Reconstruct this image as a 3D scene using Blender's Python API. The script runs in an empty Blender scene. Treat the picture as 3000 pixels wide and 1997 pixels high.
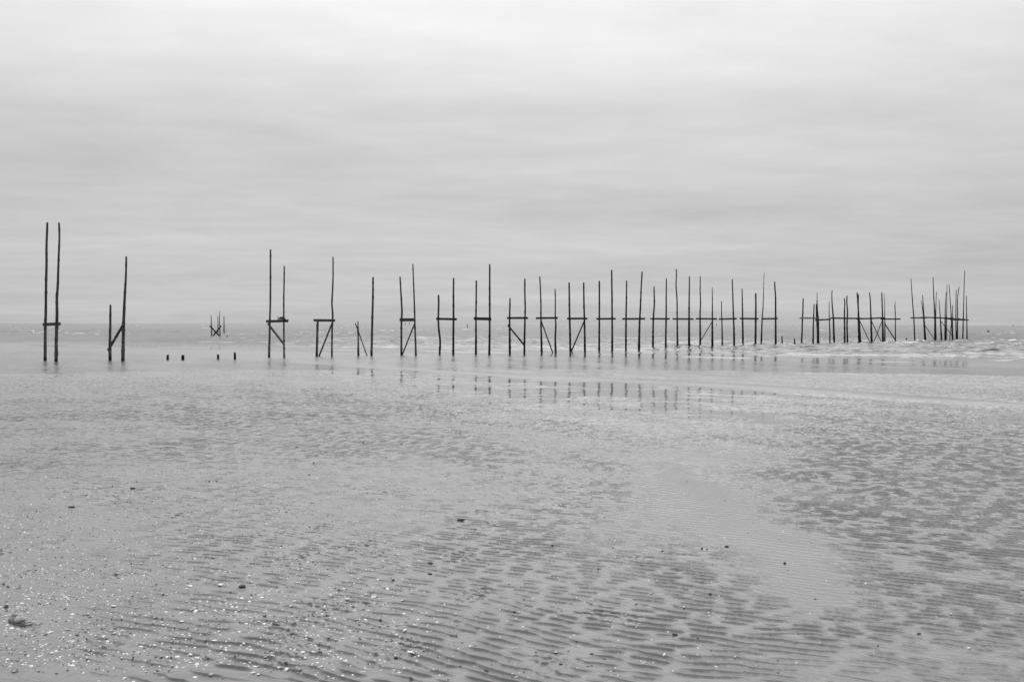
import bpy, bmesh, math, random
import numpy as np
from mathutils import Vector, Matrix

R = math.radians
sc = bpy.context.scene
C = sc.collection
rng = random.Random(7)

# ------------------------------------------------------------------ camera
F = 35.0 / 36.0 * 3000.0
H = 1.65
n_ = np.array([0.0022, 1.0, (998.5 - 949.3) / F]); n_ /= np.linalg.norm(n_)
fw = np.array([0, 0, -1.0]); fw = fw - n_ * fw.dot(n_); fw /= np.linalg.norm(fw)
rt = np.cross(fw, n_)
ROT = np.array([rt, fw, n_])                      # rows: world axes in camera space
cam_d = bpy.data.cameras.new('camera'); cam = bpy.data.objects.new('camera', cam_d); C.objects.link(cam)
cam_d.lens = 35; cam_d.sensor_width = 36; cam_d.clip_start = 0.05; cam_d.clip_end = 30000
M = Matrix([list(ROT[i]) + [0] for i in range(3)] + [[0, 0, 0, 1]])
M.translation = Vector((0, 0, H)); cam.matrix_world = M
sc.camera = cam

def ray(px, py):
    return ROT @ np.array([(px - 1500) / F, (998.5 - py) / F, -1.0])

def ground(px, py, z=0.0):
    d = ray(px, py); t = (z - H) / d[2]
    return d[0] * t, d[1] * t

def at_depth(px, py, D):
    d = ray(px, py); t = D / d[1]
    return Vector((d[0] * t, D, H + d[2] * t))

# ------------------------------------------------------------------ noise
def _hash(ix, iy, seed):
    h = (ix.astype(np.int64) * 374761393 + iy.astype(np.int64) * 668265263 + seed * 144665) & 0xFFFFFFFF
    h = ((h ^ (h >> 13)) * 1274126177) & 0xFFFFFFFF
    return ((h ^ (h >> 16)) & 0xFFFF) / 65535.0

def noise(x, y, seed=0):
    x = np.asarray(x, float); y = np.asarray(y, float)
    ix = np.floor(x); iy = np.floor(y); fx = x - ix; fy = y - iy
    ux = fx * fx * fx * (fx * (fx * 6 - 15) + 10); uy = fy * fy * fy * (fy * (fy * 6 - 15) + 10)
    def g(dx, dy):
        a = _hash(ix + dx, iy + dy, seed) * 6.2831853
        return np.cos(a) * (fx - dx) + np.sin(a) * (fy - dy)
    a = g(0, 0) * (1 - ux) + g(1, 0) * ux
    b = g(0, 1) * (1 - ux) + g(1, 1) * ux
    return (a * (1 - uy) + b * uy) * 1.5

def fbm(x, y, oct=3, seed=0):
    r = 0; a = 1.0; s = 0
    for k in range(oct):
        r = r + a * noise(x * 2 ** k, y * 2 ** k, seed + 11 * k); s += a; a *= 0.5
    return r / s

def sst(a, b, x):
    t = np.clip((np.asarray(x, float) - a) / (b - a), 0, 1)
    return t * t * (3 - 2 * t)

# ------------------------------------------------------------------ beach relief
def curve(pts):
    g = sorted(ground(*p) for p in pts)
    return np.array([p[0] for p in g]), np.array([p[1] for p in g])
BAND = curve([(-900, 1010), (300, 1035), (850, 1056), (1150, 1078), (1500, 1102), (2000, 1124), (2400, 1146), (3000, 1188), (3600, 1240)])
SHORE = curve([(-900, 1005), (0, 1012), (300, 1017), (700, 1025), (1200, 1030), (1700, 1040), (2100, 1049), (2550, 1063), (3000, 1073), (3600, 1090)])

_rw = np.random.default_rng(12)
WAVES = [(2 * math.pi / (0.084 * math.exp(_rw.normal(0, 0.17))), R(-22) + _rw.normal(0, R(11)), _rw.uniform(0, 6.28), _rw.uniform(0.5, 1.0)) for _ in range(11)]

def ripples(x, y):
    """wind-and-current ripples: steep narrow face towards the viewer, long flat back; forks and gaps where the trains interfere"""
    wx = x + 0.05 * noise(x * 1.7, y * 1.7, 63) + 0.22 * noise(x * 0.4, y * 0.4, 64)
    wy = y + 0.035 * noise(x * 2.1, y * 3.1, 65) + 0.20 * noise(x * 0.4, y * 0.4, 66) + 0.018 * noise(x * 5, y * 9, 67) + 0.008 * noise(x * 14, y * 20, 68)
    re = 0; im = 0; tot = 0
    for k, a, p, w in WAVES:
        ph = k * (-math.sin(a) * wx + math.cos(a) * wy) + p
        re = re + w * np.cos(ph); im = im + w * np.sin(ph); tot += w * w
    am = np.hypot(re, im) / math.sqrt(tot)
    f = np.arctan2(im, re) / 6.28318 + 0.5
    k = 0.085
    prof = np.where(f < k, 0.5 - 0.5 * np.cos(np.pi * f / k), 1.0 - ((f - k) / (1 - k)) ** 1.15) - 0.5
    return prof * np.clip((am - 0.12) * 1.28, 0.06, 1.10)

def film_level(x, y):
    """sand level against the standing water at z = 0, without ripples"""
    x = np.asarray(x, float); y = np.asarray(y, float)
    d = np.hypot(x, y)
    q = x / np.maximum(np.abs(y), 0.5)
    left = sst(0.10, -0.32, q) * sst(30, 15, d)
    z = 0.0062 + 0.004 * sst(0.08, 0.3, q) * sst(22, 12, d) + 0.030 * left + 0.0085 * sst(-0.12, -0.30, q) * sst(16, 24, d) + 0.020 * sst(9, 2.0, d)
    z = z - (0.0035 + 0.0025 * sst(-0.15, 0.0, q)) * sst(13, 24, d)
    z = z + 0.010 * fbm(x * 0.40 + 3.1 + 0.10 * y, y * 0.22, 3, 21) + 0.005 * fbm(x * 1.1, y * 0.7, 2, 33)
    yb = np.interp(x, *BAND); t = y - yb
    wid = 0.95 + 0.5 * noise(x * 0.22, y * 0, 8); t = t + 0.5 * noise(x * 0.5, y * 0.2, 19)
    z = z + ((0.036 + 0.030 * noise(x * 0.35, y * 0.2, 18)) * np.exp(-(t / wid) ** 2) * sst(-0.36, -0.2, q)) * (y > 5)
    ys = np.interp(x, *SHORE)
    z = z + 0.010 * sst(0.3, 2.5, t) * sst(-1, -5, y - ys) * (y > 5) - 0.0026 * sst(-0.8, -2.5, t) * sst(12.5, 16, d) * sst(-0.32, -0.12, q)
    z = z - 0.10 * sst(-1, 12, y - ys) - 0.9 * sst(2, 60, y - ys) * (y > 5)
    z = z + 0.6 * sst(2, -40, y)
    return z

def sand_height(x, y):
    x = np.asarray(x, float); y = np.asarray(y, float)
    d = np.hypot(x, y); q = x / np.maximum(np.abs(y), 0.5)
    z = film_level(x, y)
    r = ripples(x, y)
    # strength of the ripples: patchy, weak in the far left and in pool floors, strong on the right
    amp = 0.72 + 0.38 * sst(-0.20, 0.22, fbm(x * 0.8 + 0.3 * y, y * 0.6, 3, 41))
    amp = amp + 0.55 * sst(0.20, 0.38, q) * sst(6, 8.5, d) + 0.08 * sst(9, 5, d) * sst(0.25, -0.1, q)
    amp = amp - 0.45 * sst(-0.30, -0.5, q) * sst(11, 6, d) - 0.22 * sst(0.10, 0.25, q) * sst(8, 6, d)
    amp = amp + 0.45 * sst(0.12, -0.2, q) * sst(8, 14, d)
    # a smooth drained hollow right of the middle
    amp = amp * (1 - 0.80 * np.exp(-((x - 1.72 - 0.02 * y - 0.35 * noise(y * 0.5, 0 * y, 48)) / (0.16 + 0.028 * y)) ** 2) * sst(5.2, 6.2, y) * sst(15, 10, y))
    amp = np.clip(amp, 0.12, 1.5)
    yb = np.interp(x, *BAND)
    amp = amp * (1 - 0.93 * np.exp(-((y - yb) / 1.5) ** 2))
    z = z + (0.0092 - 0.0040 * sst(4.5, 9, d) + 0.0016 * sst(12, 20, d)) * amp * r * sst(70, 40, d) * sst(-2, 1.0, y)
    # scuffs, worm casts and scour marks
    s = sst(0.28, 0.55, noise(x * 2.3, y * 1.5, 81)) * sst(14, 7, d) * sst(0.3, 0.0, q)
    z = z + s * 0.014 * fbm(x * 22, y * 22, 2, 83)
    z = z + 0.0012 * fbm(x * 30, y * 30, 2, 91) * sst(12, 6, d)
    return z

# ------------------------------------------------------------------ materials
def nt(mat):
    mat.use_nodes = True
    t = mat.node_tree
    return t, t.nodes['Principled BSDF']

def gray(v, a=1): return (v, v, v, a)

def node(t, kind, **kw):
    n = t.nodes.new(kind)
    for k, v in kw.items():
        if k in n.inputs: n.inputs[k].default_value = v
        else: setattr(n, k, v)
    return n

def ramp(t, src, stops):
    n = t.nodes.new('ShaderNodeValToRGB'); e = n.color_ramp.elements
    while len(e) < len(stops): e.new(0.5)
    for i, (p, v) in enumerate(stops):
        e[i].position = p; e[i].color = gray(v)
    t.links.new(src, n.inputs[0]); return n

def math_n(t, op, a, b):
    n = t.nodes.new('ShaderNodeMath'); n.operation = op
    for i, s in enumerate((a, b)):
        if hasattr(s, 'type'): t.links.new(s, n.inputs[i])
        else: n.inputs[i].default_value = s
    return n.outputs[0]

def mix_c(t, f, a, b):
    n = t.nodes.new('ShaderNodeMix'); n.data_type = 'RGBA'
    for i, s in ((0, f), (6, a), (7, b)):
        if hasattr(s, 'type'): t.links.new(s, n.inputs[i])
        else: n.inputs[i].default_value = s
    return n.outputs[2]

def mat_sand():
    m = bpy.data.materials.new('wet_sand'); t, p = nt(m)
    tc = node(t, 'ShaderNodeTexCoord').outputs['Object']
    n1 = node(t, 'ShaderNodeTexNoise', Scale=1.6, Detail=5.0); t.links.new(tc, n1.inputs['Vector'])
    n2 = node(t, 'ShaderNodeTexNoise', Scale=420.0, Detail=2.0); t.links.new(tc, n2.inputs['Vector'])
    n3 = node(t, 'ShaderNodeTexNoise', Scale=55.0, Detail=3.0); t.links.new(tc, n3.inputs['Vector'])
    a = ramp(t, n1.outputs[0], [(0.3, 0.108), (0.7, 0.138)]).outputs[0]
    g = ramp(t, n2.outputs[0], [(0.25, 0.78), (0.5, 1.0), (0.75, 1.22)]).outputs[0]
    mm = t.nodes.new('ShaderNodeMix'); mm.data_type = 'RGBA'; mm.blend_type = 'MULTIPLY'; mm.inputs[0].default_value = 1
    t.links.new(a, mm.inputs[6]); t.links.new(g, mm.inputs[7])
    wet = node(t, 'ShaderNodeAttribute', attribute_name='wet').outputs['Fac']
    m2 = t.nodes.new('ShaderNodeMix'); m2.data_type = 'RGBA'; m2.blend_type = 'MULTIPLY'; t.links.new(wet, m2.inputs[0])
    t.links.new(mm.outputs[2], m2.inputs[6]); m2.inputs[7].default_value = gray(0.62)      # soaked sand is darker sand
    t.links.new(m2.outputs[2], p.inputs['Base Color'])
    ro = t.nodes.new('ShaderNodeMapRange'); t.links.new(wet, ro.inputs[0])
    ro.inputs[3].default_value = 0.36; ro.inputs[4].default_value = 0.10
    t.links.new(ro.outputs[0], p.inputs['Roughness'])
    p.inputs['IOR'].default_value = 1.45
    b = node(t, 'ShaderNodeBump', Strength=0.35, Distance=0.004)
    s = math_n(t, 'ADD', math_n(t, 'MULTIPLY', n2.outputs[0], 0.35), n3.outputs[0])
    t.links.new(s, b.inputs['Height']); t.links.new(b.outputs[0], p.inputs['Normal'])
    return m

def mat_water():
    m = bpy.data.materials.new('shallow_water'); t, p = nt(m)
    tc = node(t, 'ShaderNodeTexCoord').outputs['Object']
    deep = node(t, 'ShaderNodeAttribute', attribute_name='deep').outputs['Fac']
    foam = node(t, 'ShaderNodeAttribute', attribute_name='foam').outputs['Fac']
    calm = node(t, 'ShaderNodeAttribute', attribute_name='calm').outputs['Fac']
    c = mix_c(t, deep, gray(0.145), gray(0.06))
    c = mix_c(t, foam, c, gray(0.86))
    t.links.new(c, p.inputs['Base Color'])
    r = t.nodes.new('ShaderNodeMapRange'); t.links.new(deep, r.inputs[0]); r.inputs[3].default_value = 0.07; r.inputs[4].default_value = 0.16
    r2 = math_n(t, 'MAXIMUM', r.outputs[0], math_n(t, 'MULTIPLY', foam, 0.7))
    t.links.new(r2, p.inputs['Roughness']); p.inputs['IOR'].default_value = 1.34
    sl = t.nodes.new('ShaderNodeMapRange'); t.links.new(deep, sl.inputs[0]); sl.inputs[3].default_value = 0.5; sl.inputs[4].default_value = 0.20; t.links.new(sl.outputs[0], p.inputs['Specular IOR Level'])
    mp = node(t, 'ShaderNodeMapping'); mp.inputs['Scale'].default_value = (1, 1.5, 1); mp.inputs['Rotation'].default_value = (0, 0, R(12))
    t.links.new(tc, mp.inputs[0])
    n1 = node(t, 'ShaderNodeTexNoise', Scale=7.0, Detail=3.0); t.links.new(mp.outputs[0], n1.inputs['Vector'])
    b = node(t, 'ShaderNodeBump', Distance=0.02)
    t.links.new(math_n(t, 'MULTIPLY', calm, 1.0), b.inputs['Strength'])
    t.links.new(n1.outputs[0], b.inputs['Height']); t.links.new(b.outputs[0], p.inputs['Normal'])
    return m

def mat_wood(name, lo, hi, tidal, rough=0.75):
    m = bpy.data.materials.new(name); t, p = nt(m)
    tc = node(t, 'ShaderNodeTexCoord').outputs['Object']
    mp = node(t, 'ShaderNodeMapping'); mp.inputs['Scale'].default_value = (22, 22, 1.6); t.links.new(tc, mp.inputs[0])
    n1 = node(t, 'ShaderNodeTexNoise', Scale=1.0, Detail=5.0); t.links.new(mp.outputs[0], n1.inputs['Vector'])
    c = ramp(t, n1.outputs[0], [(0.3, lo), (0.7, hi)]).outputs[0]
    geo = node(t, 'ShaderNodeNewGeometry').outputs['Position']
    sx = node(t, 'ShaderNodeSeparateXYZ'); t.links.new(geo, sx.inputs[0])
    n2 = node(t, 'ShaderNodeTexNoise', Scale=3.0, Detail=3.0); t.links.new(tc, n2.inputs['Vector'])
    zz = math_n(t, 'ADD', sx.outputs[2], math_n(t, 'MULTIPLY', n2.outputs[0], 0.5))
    mr = t.nodes.new('ShaderNodeMapRange'); t.links.new(zz, mr.inputs[0])
    if tidal:      # black weed and slime below the high-water mark
        mr.inputs[1].default_value = 0.7; mr.inputs[2].default_value = 1.7; mr.inputs[3].default_value = 1; mr.inputs[4].default_value = 0
        c = mix_c(t, mr.outputs[0], c, gray(0.010))
    else:          # a narrow wet foot and pale barnacle flecks above it
        mr.inputs[1].default_value = 0.35; mr.inputs[2].default_value = 0.5; mr.inputs[3].default_value = 1; mr.inputs[4].default_value = 0
        v = node(t, 'ShaderNodeTexNoise', Scale=16.0, Detail=4.0); t.links.new(tc, v.inputs['Vector'])
        fl = ramp(t, v.outputs[0], [(0.54, 0.0), (0.64, 1.0)]).outputs[0]
        hz = t.nodes.new('ShaderNodeMapRange'); t.links.new(zz, hz.inputs[0])
        hz.inputs[1].default_value = 1.0; hz.inputs[2].default_value = 1.9; hz.inputs[3].default_value = 0.85; hz.inputs[4].default_value = 0.05
        c = mix_c(t, math_n(t, 'MULTIPLY', fl, hz.outputs[0]), c, gray(0.30))
        c = mix_c(t, mr.outputs[0], c, gray(0.012))
    t.links.new(c, p.inputs['Base Color'])
    p.inputs['Roughness'].default_value = rough; p.inputs['IOR'].default_value = 1.35
    b = node(t, 'ShaderNodeBump', Strength=0.6, Distance=0.012)
    t.links.new(n1.outputs[0], b.inputs['Height']); t.links.new(b.outputs[0], p.inputs['Normal'])
    return m

def mat_mottled(name, lo, hi, scale, rough, bump=0.3, dist=0.002):
    m = bpy.data.materials.new(name); t, p = nt(m)
    tc = node(t, 'ShaderNodeTexCoord').outputs['Object']
    n1 = node(t, 'ShaderNodeTexNoise', Scale=scale, Detail=4.0); t.links.new(tc, n1.inputs['Vector'])
    c = ramp(t, n1.outputs[0], [(0.35, lo), (0.65, hi)]).outputs[0]
    t.links.new(c, p.inputs['Base Color']); p.inputs['Roughness'].default_value = rough
    b = node(t, 'ShaderNodeBump', Strength=bump, Distance=dist)
    t.links.new(n1.outputs[0], b.inputs['Height']); t.links.new(b.outputs[0], p.inputs['Normal'])
    return m

SAND = mat_sand(); WATER = mat_water()
DRY = mat_wood('weathered_wood', 0.030, 0.10, False)
WET = mat_wood('tidal_wood', 0.022, 0.050, True)
PLANK = mat_wood('plank_wood', 0.022, 0.055, True)
SHELL = mat_mottled('white_shell', 0.84, 0.93, 60, 0.45)
SHELL_G = mat_mottled('grey_shell', 0.30, 0.60, 90, 0.5)
MUSSEL = mat_mottled('dark_mussel', 0.012, 0.05, 70, 0.35)
STONE = mat_mottled('dark_stone', 0.03, 0.09, 50, 0.6, 0.6, 0.006)
CRUST = mat_mottled('crusted_stone', 0.04, 0.68, 28, 0.75, 0.8, 0.01)
WEED = mat_mottled('sea_weed', 0.015, 0.04, 40, 0.5)

# ------------------------------------------------------------------ mesh helpers
def mesh_from(name, V, Q, mat, smooth=True, attrs=None):
    me = bpy.data.meshes.new(name)
    V = np.asarray(V, np.float32); Q = np.asarray(Q, np.int32); k = Q.shape[1]
    me.vertices.add(len(V)); me.vertices.foreach_set('co', V.ravel())
    me.loops.add(Q.size); me.loops.foreach_set('vertex_index', Q.ravel())
    me.polygons.add(len(Q))
    me.polygons.foreach_set('loop_start', np.arange(0, Q.size, k, dtype=np.int32))
    me.polygons.foreach_set('loop_total', np.full(len(Q), k, np.int32))
    me.update(calc_edges=True)
    if smooth: me.polygons.foreach_set('use_smooth', np.ones(len(Q), bool))
    for an, av in (attrs or {}).items():
        a = me.attributes.new(an, 'FLOAT', 'POINT'); a.data.foreach_set('value', np.asarray(av, np.float32).ravel())
    me.materials.append(mat)
    return me

def link(name, me, parent=None, loc=(0, 0, 0)):
    o = bpy.data.objects.new(name, me); C.objects.link(o); o.location = loc
    if parent: o.parent = parent
    return o

def tag(o, label=None, cat=None, group=None, kind=None):
    if label: o['label'] = label
    if cat: o['category'] = cat
    if group: o['group'] = group
    if kind: o['kind'] = kind
    return o

def polar_grid(r, th):
    rr, tt = np.meshgrid(r, th, indexing='ij')
    x = rr * np.sin(tt); y = rr * np.cos(tt)
    nr, nc = rr.shape
    i = np.arange(nr * nc).reshape(nr, nc)
    q = np.stack([i[:-1, :-1], i[:-1, 1:], i[1:, 1:], i[1:, :-1]], -1).reshape(-1, 4)[:, ::-1]
    return x, y, q

# ------------------------------------------------------------------ ground
def rows(r0, r1, f):
    out = [r0]
    while out[-1] < r1: out.append(out[-1] + f(out[-1]))
    return out
r = rows(0.3, 3.6, lambda a: 0.10)
r += rows(r[-1] + 0.01, 36, lambda a: min(max(0.0056, 0.00030 * a * a), 0.0064) if a < 13 else 0.0064 + 0.0006 * (a - 13))
r += rows(r[-1] + 0.05, 75, lambda a: 0.00006 * a * a + 0.02)
r += [90, 120, 200, 400, 900, 2500, 6000]
th = np.concatenate([np.linspace(-math.pi, -0.60, 50)[:-1], np.linspace(-0.60, 0.60, 950), np.linspace(0.60, math.pi, 50)[1:]])
x, y, q = polar_grid(np.array(r), th)
z = sand_height(x, y)
fl = film_level(x, y)
dd = np.hypot(x, y); qq = x / np.maximum(np.abs(y), 0.5)
wet = np.clip(0.25 + sst(0.02, -0.004, fl) * 0.75 + 0.25 * sst(-0.1, 0.2, qq), 0, 1)
me = mesh_from('beach', np.stack([x, y, z], -1).reshape(-1, 3), q, SAND, attrs={'wet': wet})
tag(link('beach_sand', me), 'rippled wet grey sand flat at low tide', kind='structure')

# ------------------------------------------------------------------ sea and film of water
def sea(x, y):
    d = np.hypot(x, y); qn = x / np.maximum(y, 1)
    s = y - np.interp(x, *SHORE)
    up = sst(-1, 22, s)
    flat = 0.22 + 0.78 * np.maximum(sst(-0.46, -0.10, qn), sst(120, 190, d))
    a = up * flat
    ca, sa = math.cos(R(-9)), math.sin(R(-9))
    u = ca * x + sa * y; v = -sa * x + ca * y
    def ridged(lx, ly, seed):
        return 1 - 2 * np.abs(fbm(u / lx, v / ly, 2, seed))
    h = 0
    crest = 0
    for lx, ly, A, dmax, seed in ((2.0, 0.8, 0.095, 160, 1), (5.0, 2.1, 0.12, 360, 2), (13, 5.0, 0.12, 800, 3), (38, 14, 0.18, 2500, 4)):
        rr = ridged(lx, ly, seed * 17)
        fade = sst(dmax, dmax * 0.45, d)
        h = h + A * (rr - 0.4) * fade
    c1 = ridged(6.5, 3.2, 131); c2 = fbm(u / 24, v / 60, 2, 77)
    h = h + 0.05 * sst(0.55, 1.0, c1) * sst(600, 200, d)
    foam = sst(1.02, 1.10, c1 + 0.32 * c2) * sst(-0.15, 0.30, fbm(u / 1.1, v / 0.7, 2, 55)) * sst(3, 12, s)
    # outer bar with a line of breakers
    bar = np.exp(-((y - (285 + 25 * noise(x / 90, 0 * x, 9))) / 22) ** 2)
    foam = np.maximum(foam, bar * sst(0.36, 0.60, fbm(x / 9, y / 30, 3, 59)) * sst(-0.40, -0.05, qn) * 0.9)
    # small wave fronts running in, parallel with the shore
    t = s / 3.4 + 0.9 * fbm(x / 14, y / 9, 2, 45); f = t - np.floor(t)
    front = np.exp(-((f - 0.5) / 0.07) ** 2) * sst(0.0, 0.28, noise(x / 6.0, np.floor(t) * 3.7, 46) + 0.08)
    front = front * sst(-2.5, 1.0, s) * sst(26, 8, s)
    h = 1.1 * a * h + 0.045 * front
    h = h + 0.0085 * fbm(x / 1.3, y / 0.30, 2, 141) * sst(12, 20, d) * sst(6, -1, s) * (0.4 + 0.9 * sst(-0.3, 0.3, fbm(x / 5, y / 6, 2, 142)))
    foam = np.maximum(foam * flat, 0.4 * front * sst(0.38, 0.65, fbm(x / 1.6, y / 1.2, 2, 47)) * sst(-2, 4, s))
    return h, np.clip(foam, 0, 1), np.clip(up * 1.0, 0, 1), s

r = [1.5, 3] + rows(4, 30, lambda a: 0.25)
r += rows(r[-1] + 0.1, 110, lambda a: 0.00004 * a * a)
r += rows(r[-1] + 0.3, 400, lambda a: 0.00007 * a * a)
r += rows(r[-1] + 1, 9000, lambda a: 0.00010 * a * a if a < 1500 else a * 0.2)
th = np.concatenate([np.linspace(-1.75, -0.62, 40)[:-1], np.linspace(-0.62, 0.62, 1150), np.linspace(0.62, 1.75, 40)[1:]])
x, y, q = polar_grid(np.array(r), th)
h, foam, deep, s = sea(x, y)
d = np.hypot(x, y)
calm = 0.015 + 0.07 * sst(10, 22, d) * sst(-0.35, 0.35, fbm(x * 0.25, y * 0.15, 2, 95)) + 0.07 * sst(-16, -7, s) + 0.04 * sst(18, 26, d)
calm = np.clip(calm + deep * (0.12 + 0.10 * sst(60, 260, d)), 0, 1)
me = mesh_from('sea', np.stack([x, y, h], -1).reshape(-1, 3), q, WATER, attrs={'foam': foam, 'deep': deep, 'calm': calm})
tag(link('sea_water', me), 'choppy grey sea running into a shallow film over the sand', kind='structure')

# ------------------------------------------------------------------ timber
def spline(P, step):
    """P: list of (Vector, radius) -> resampled"""
    out = []
    n = len(P)
    for i in range(n - 1):
        p0 = P[max(i - 1, 0)]; p1 = P[i]; p2 = P[i + 1]; p3 = P[min(i + 2, n - 1)]
        L = (p2[0] - p1[0]).length; k = max(1, int(L / step))
        for j in range(k):
            t = j / k
            def cr(a, b, c, d_): return 0.5 * ((2 * b) + (c - a) * t + (2 * a - 5 * b + 4 * c - d_) * t * t + (3 * b - a - 3 * c + d_) * t ** 3)
            out.append((cr(p0[0], p1[0], p2[0], p3[0]), p1[1] + (p2[1] - p1[1]) * t))
    out.append(P[-1]); return out

def pole_bm(P, knots=True, jag=0.0, step=0.11, seg=10):
    bm = bmesh.new(); pts = spline(P, step)
    ringv = []; ph = rng.uniform(0, 6.28)
    N = len(pts)
    kn = {}
    if knots:
        zz = 3
        while zz < N - 3:
            kn[zz] = rng.uniform(0.10, 0.24); zz += rng.randint(3, 9)
    for i, (p, rad) in enumerate(pts):
        a = pts[max(i - 1, 0)][0]; b = pts[min(i + 1, N - 1)][0]
        t = (b - a).normalized(); ux = t.cross(Vector((0, 1, 0))).normalized(); uy = t.cross(ux).normalized()
        rv = []
        for k in range(seg):
            an = 6.28318 * k / seg
            rr = rad * (1 + 0.06 * math.sin(2 * an + ph + i * 0.11) + rng.uniform(-0.045, 0.045) + kn.get(i, 0) * max(0, math.cos(an - ph * 3 - i * 1.7)) + 0.5 * kn.get(i, 0))
            q_ = p + ux * rr * math.cos(an) + uy * rr * math.sin(an)
            if i == 0 and jag: q_ = q_ - t * rng.uniform(0, jag)
            rv.append(bm.verts.new(q_))
        ringv.append(rv)
    for i in range(N - 1):
        for k in range(seg):
            f = bm.faces.new((ringv[i][k], ringv[i][(k + 1) % seg], ringv[i + 1][(k + 1) % seg], ringv[i + 1][k])); f.smooth = True
    bm.faces.new(ringv[0][::-1]); bm.faces.new(ringv[-1])
    if knots:      # short branch stubs left on the trunk
        for i, kv in kn.items():
            if rng.random() < 0.45 and 4 < i < N - 4:
                p, rad = pts[i]; an = rng.uniform(0, 6.28)
                dr = Vector((math.cos(an), 0.6 * math.sin(an), rng.uniform(0.1, 0.5))).normalized()
                L = rad * rng.uniform(1.35, 1.8)
                s1 = dr.cross(Vector((0, 0, 1))).normalized(); s2 = dr.cross(s1)
                base = [bm.verts.new(p + dr * rad * 0.6 + (s1 * math.cos(6.28 * k / 5) + s2 * math.sin(6.28 * k / 5)) * rad * 0.42) for k in range(5)]
                tip = [bm.verts.new(p + dr * L + (s1 * math.cos(6.28 * k / 5) + s2 * math.sin(6.28 * k / 5)) * rad * 0.22) for k in range(5)]
                for k in range(5): bm.faces.new((base[k], base[(k + 1) % 5], tip[(k + 1) % 5], tip[k]))
                bm.faces.new(tip)
    bmesh.ops.recalc_face_normals(bm, faces=bm.faces)
    return bm

def beam_bm(p0, p1, hgt, thk, rough=0.004):
    bm = bmesh.new(); ax = p1 - p0; L = ax.length; t = ax / L
    dv = Vector((0, 1, 0)); dv = (dv - t * dv.dot(t)).normalized(); up = t.cross(dv).normalized()
    n = max(2, int(L / 0.12)); prev = None
    c0 = rng.uniform(-0.35, 0.35) * hgt; c1 = rng.uniform(-0.35, 0.35) * hgt
    for i in range(n + 1):
        ring = []
        for sgu, sgd in ((-1, -1), (1, -1), (1, 1), (-1, 1)):
            sh = (c0 if i == 0 else c1 if i == n else 0) * sgu * 0.5
            p = p0 + t * (L * i / n + sh) + up * (sgu * hgt / 2 + rng.uniform(-rough, rough)) + dv * (sgd * thk / 2 + rng.uniform(-rough, rough))
            ring.append(bm.verts.new(p))
        if prev:
            for k in range(4): bm.faces.new((prev[k], prev[(k + 1) % 4], ring[(k + 1) % 4], ring[k]))
        else: bm.faces.new(ring[::-1])
        prev = ring
    bm.faces.new(prev)
    bmesh.ops.recalc_face_normals(bm, faces=bm.faces)
    bmesh.ops.bevel(bm, geom=[e for e in bm.edges if e.calc_face_angle(0) > 1.0], offset=0.006, segments=1, affect='EDGES')
    return bm

def put(name, bm, mat, parent=None, origin=None):
    me = bpy.data.meshes.new(name)
    if origin is not None: bmesh.ops.translate(bm, verts=bm.verts, vec=-Vector(origin))
    bm.to_mesh(me); bm.free(); me.materials.append(mat)
    return link(name, me, parent, (0, 0, 0) if parent or origin is None else origin)

class Zoom:
    def __init__(s, ox, oy, k): s.ox, s.oy, s.k = ox, oy, k
    def __call__(s, p): return s.ox + p[0] / s.k, s.oy + p[1] / s.k

Z1 = Zoom(100, 620, 3.0156); Z2 = Zoom(440, 880, 7.84); Z3 = Zoom(740, 710, 4.355); Z4 = Zoom(1120, 750, 4.9)
Z5 = Zoom(1460, 770, 5.2275); Z6 = Zoom(1800, 770, 5.6); Z7 = Zoom(2080, 780, 6.03); Z8 = Zoom(2320, 820, 6.929); Z9 = Zoom(2630, 780, 6.03)

def pole_points(Z, pts, D=None):
    bx, by = Z(pts[-1])
    if D is None: D = ground(bx, by)[1]
    w0 = pts[0][2]; w1 = pts[-1][2]
    out = []
    ytop, ybot = pts[0][1], pts[-1][1]
    for p in pts:
        w = p[2] if len(p) > 2 else w0 + (w1 - w0) * ((p[1] - ytop) / (ybot - ytop))
        out.append((at_depth(*Z(p), D), w / Z.k / F * D / 2 * 1.13))
    a, ra = out[-1]; b, _ = out[-2]
    dirn = (a - b).normalized()
    out.append((a + dirn * 0.45, ra))
    return out, D

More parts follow.
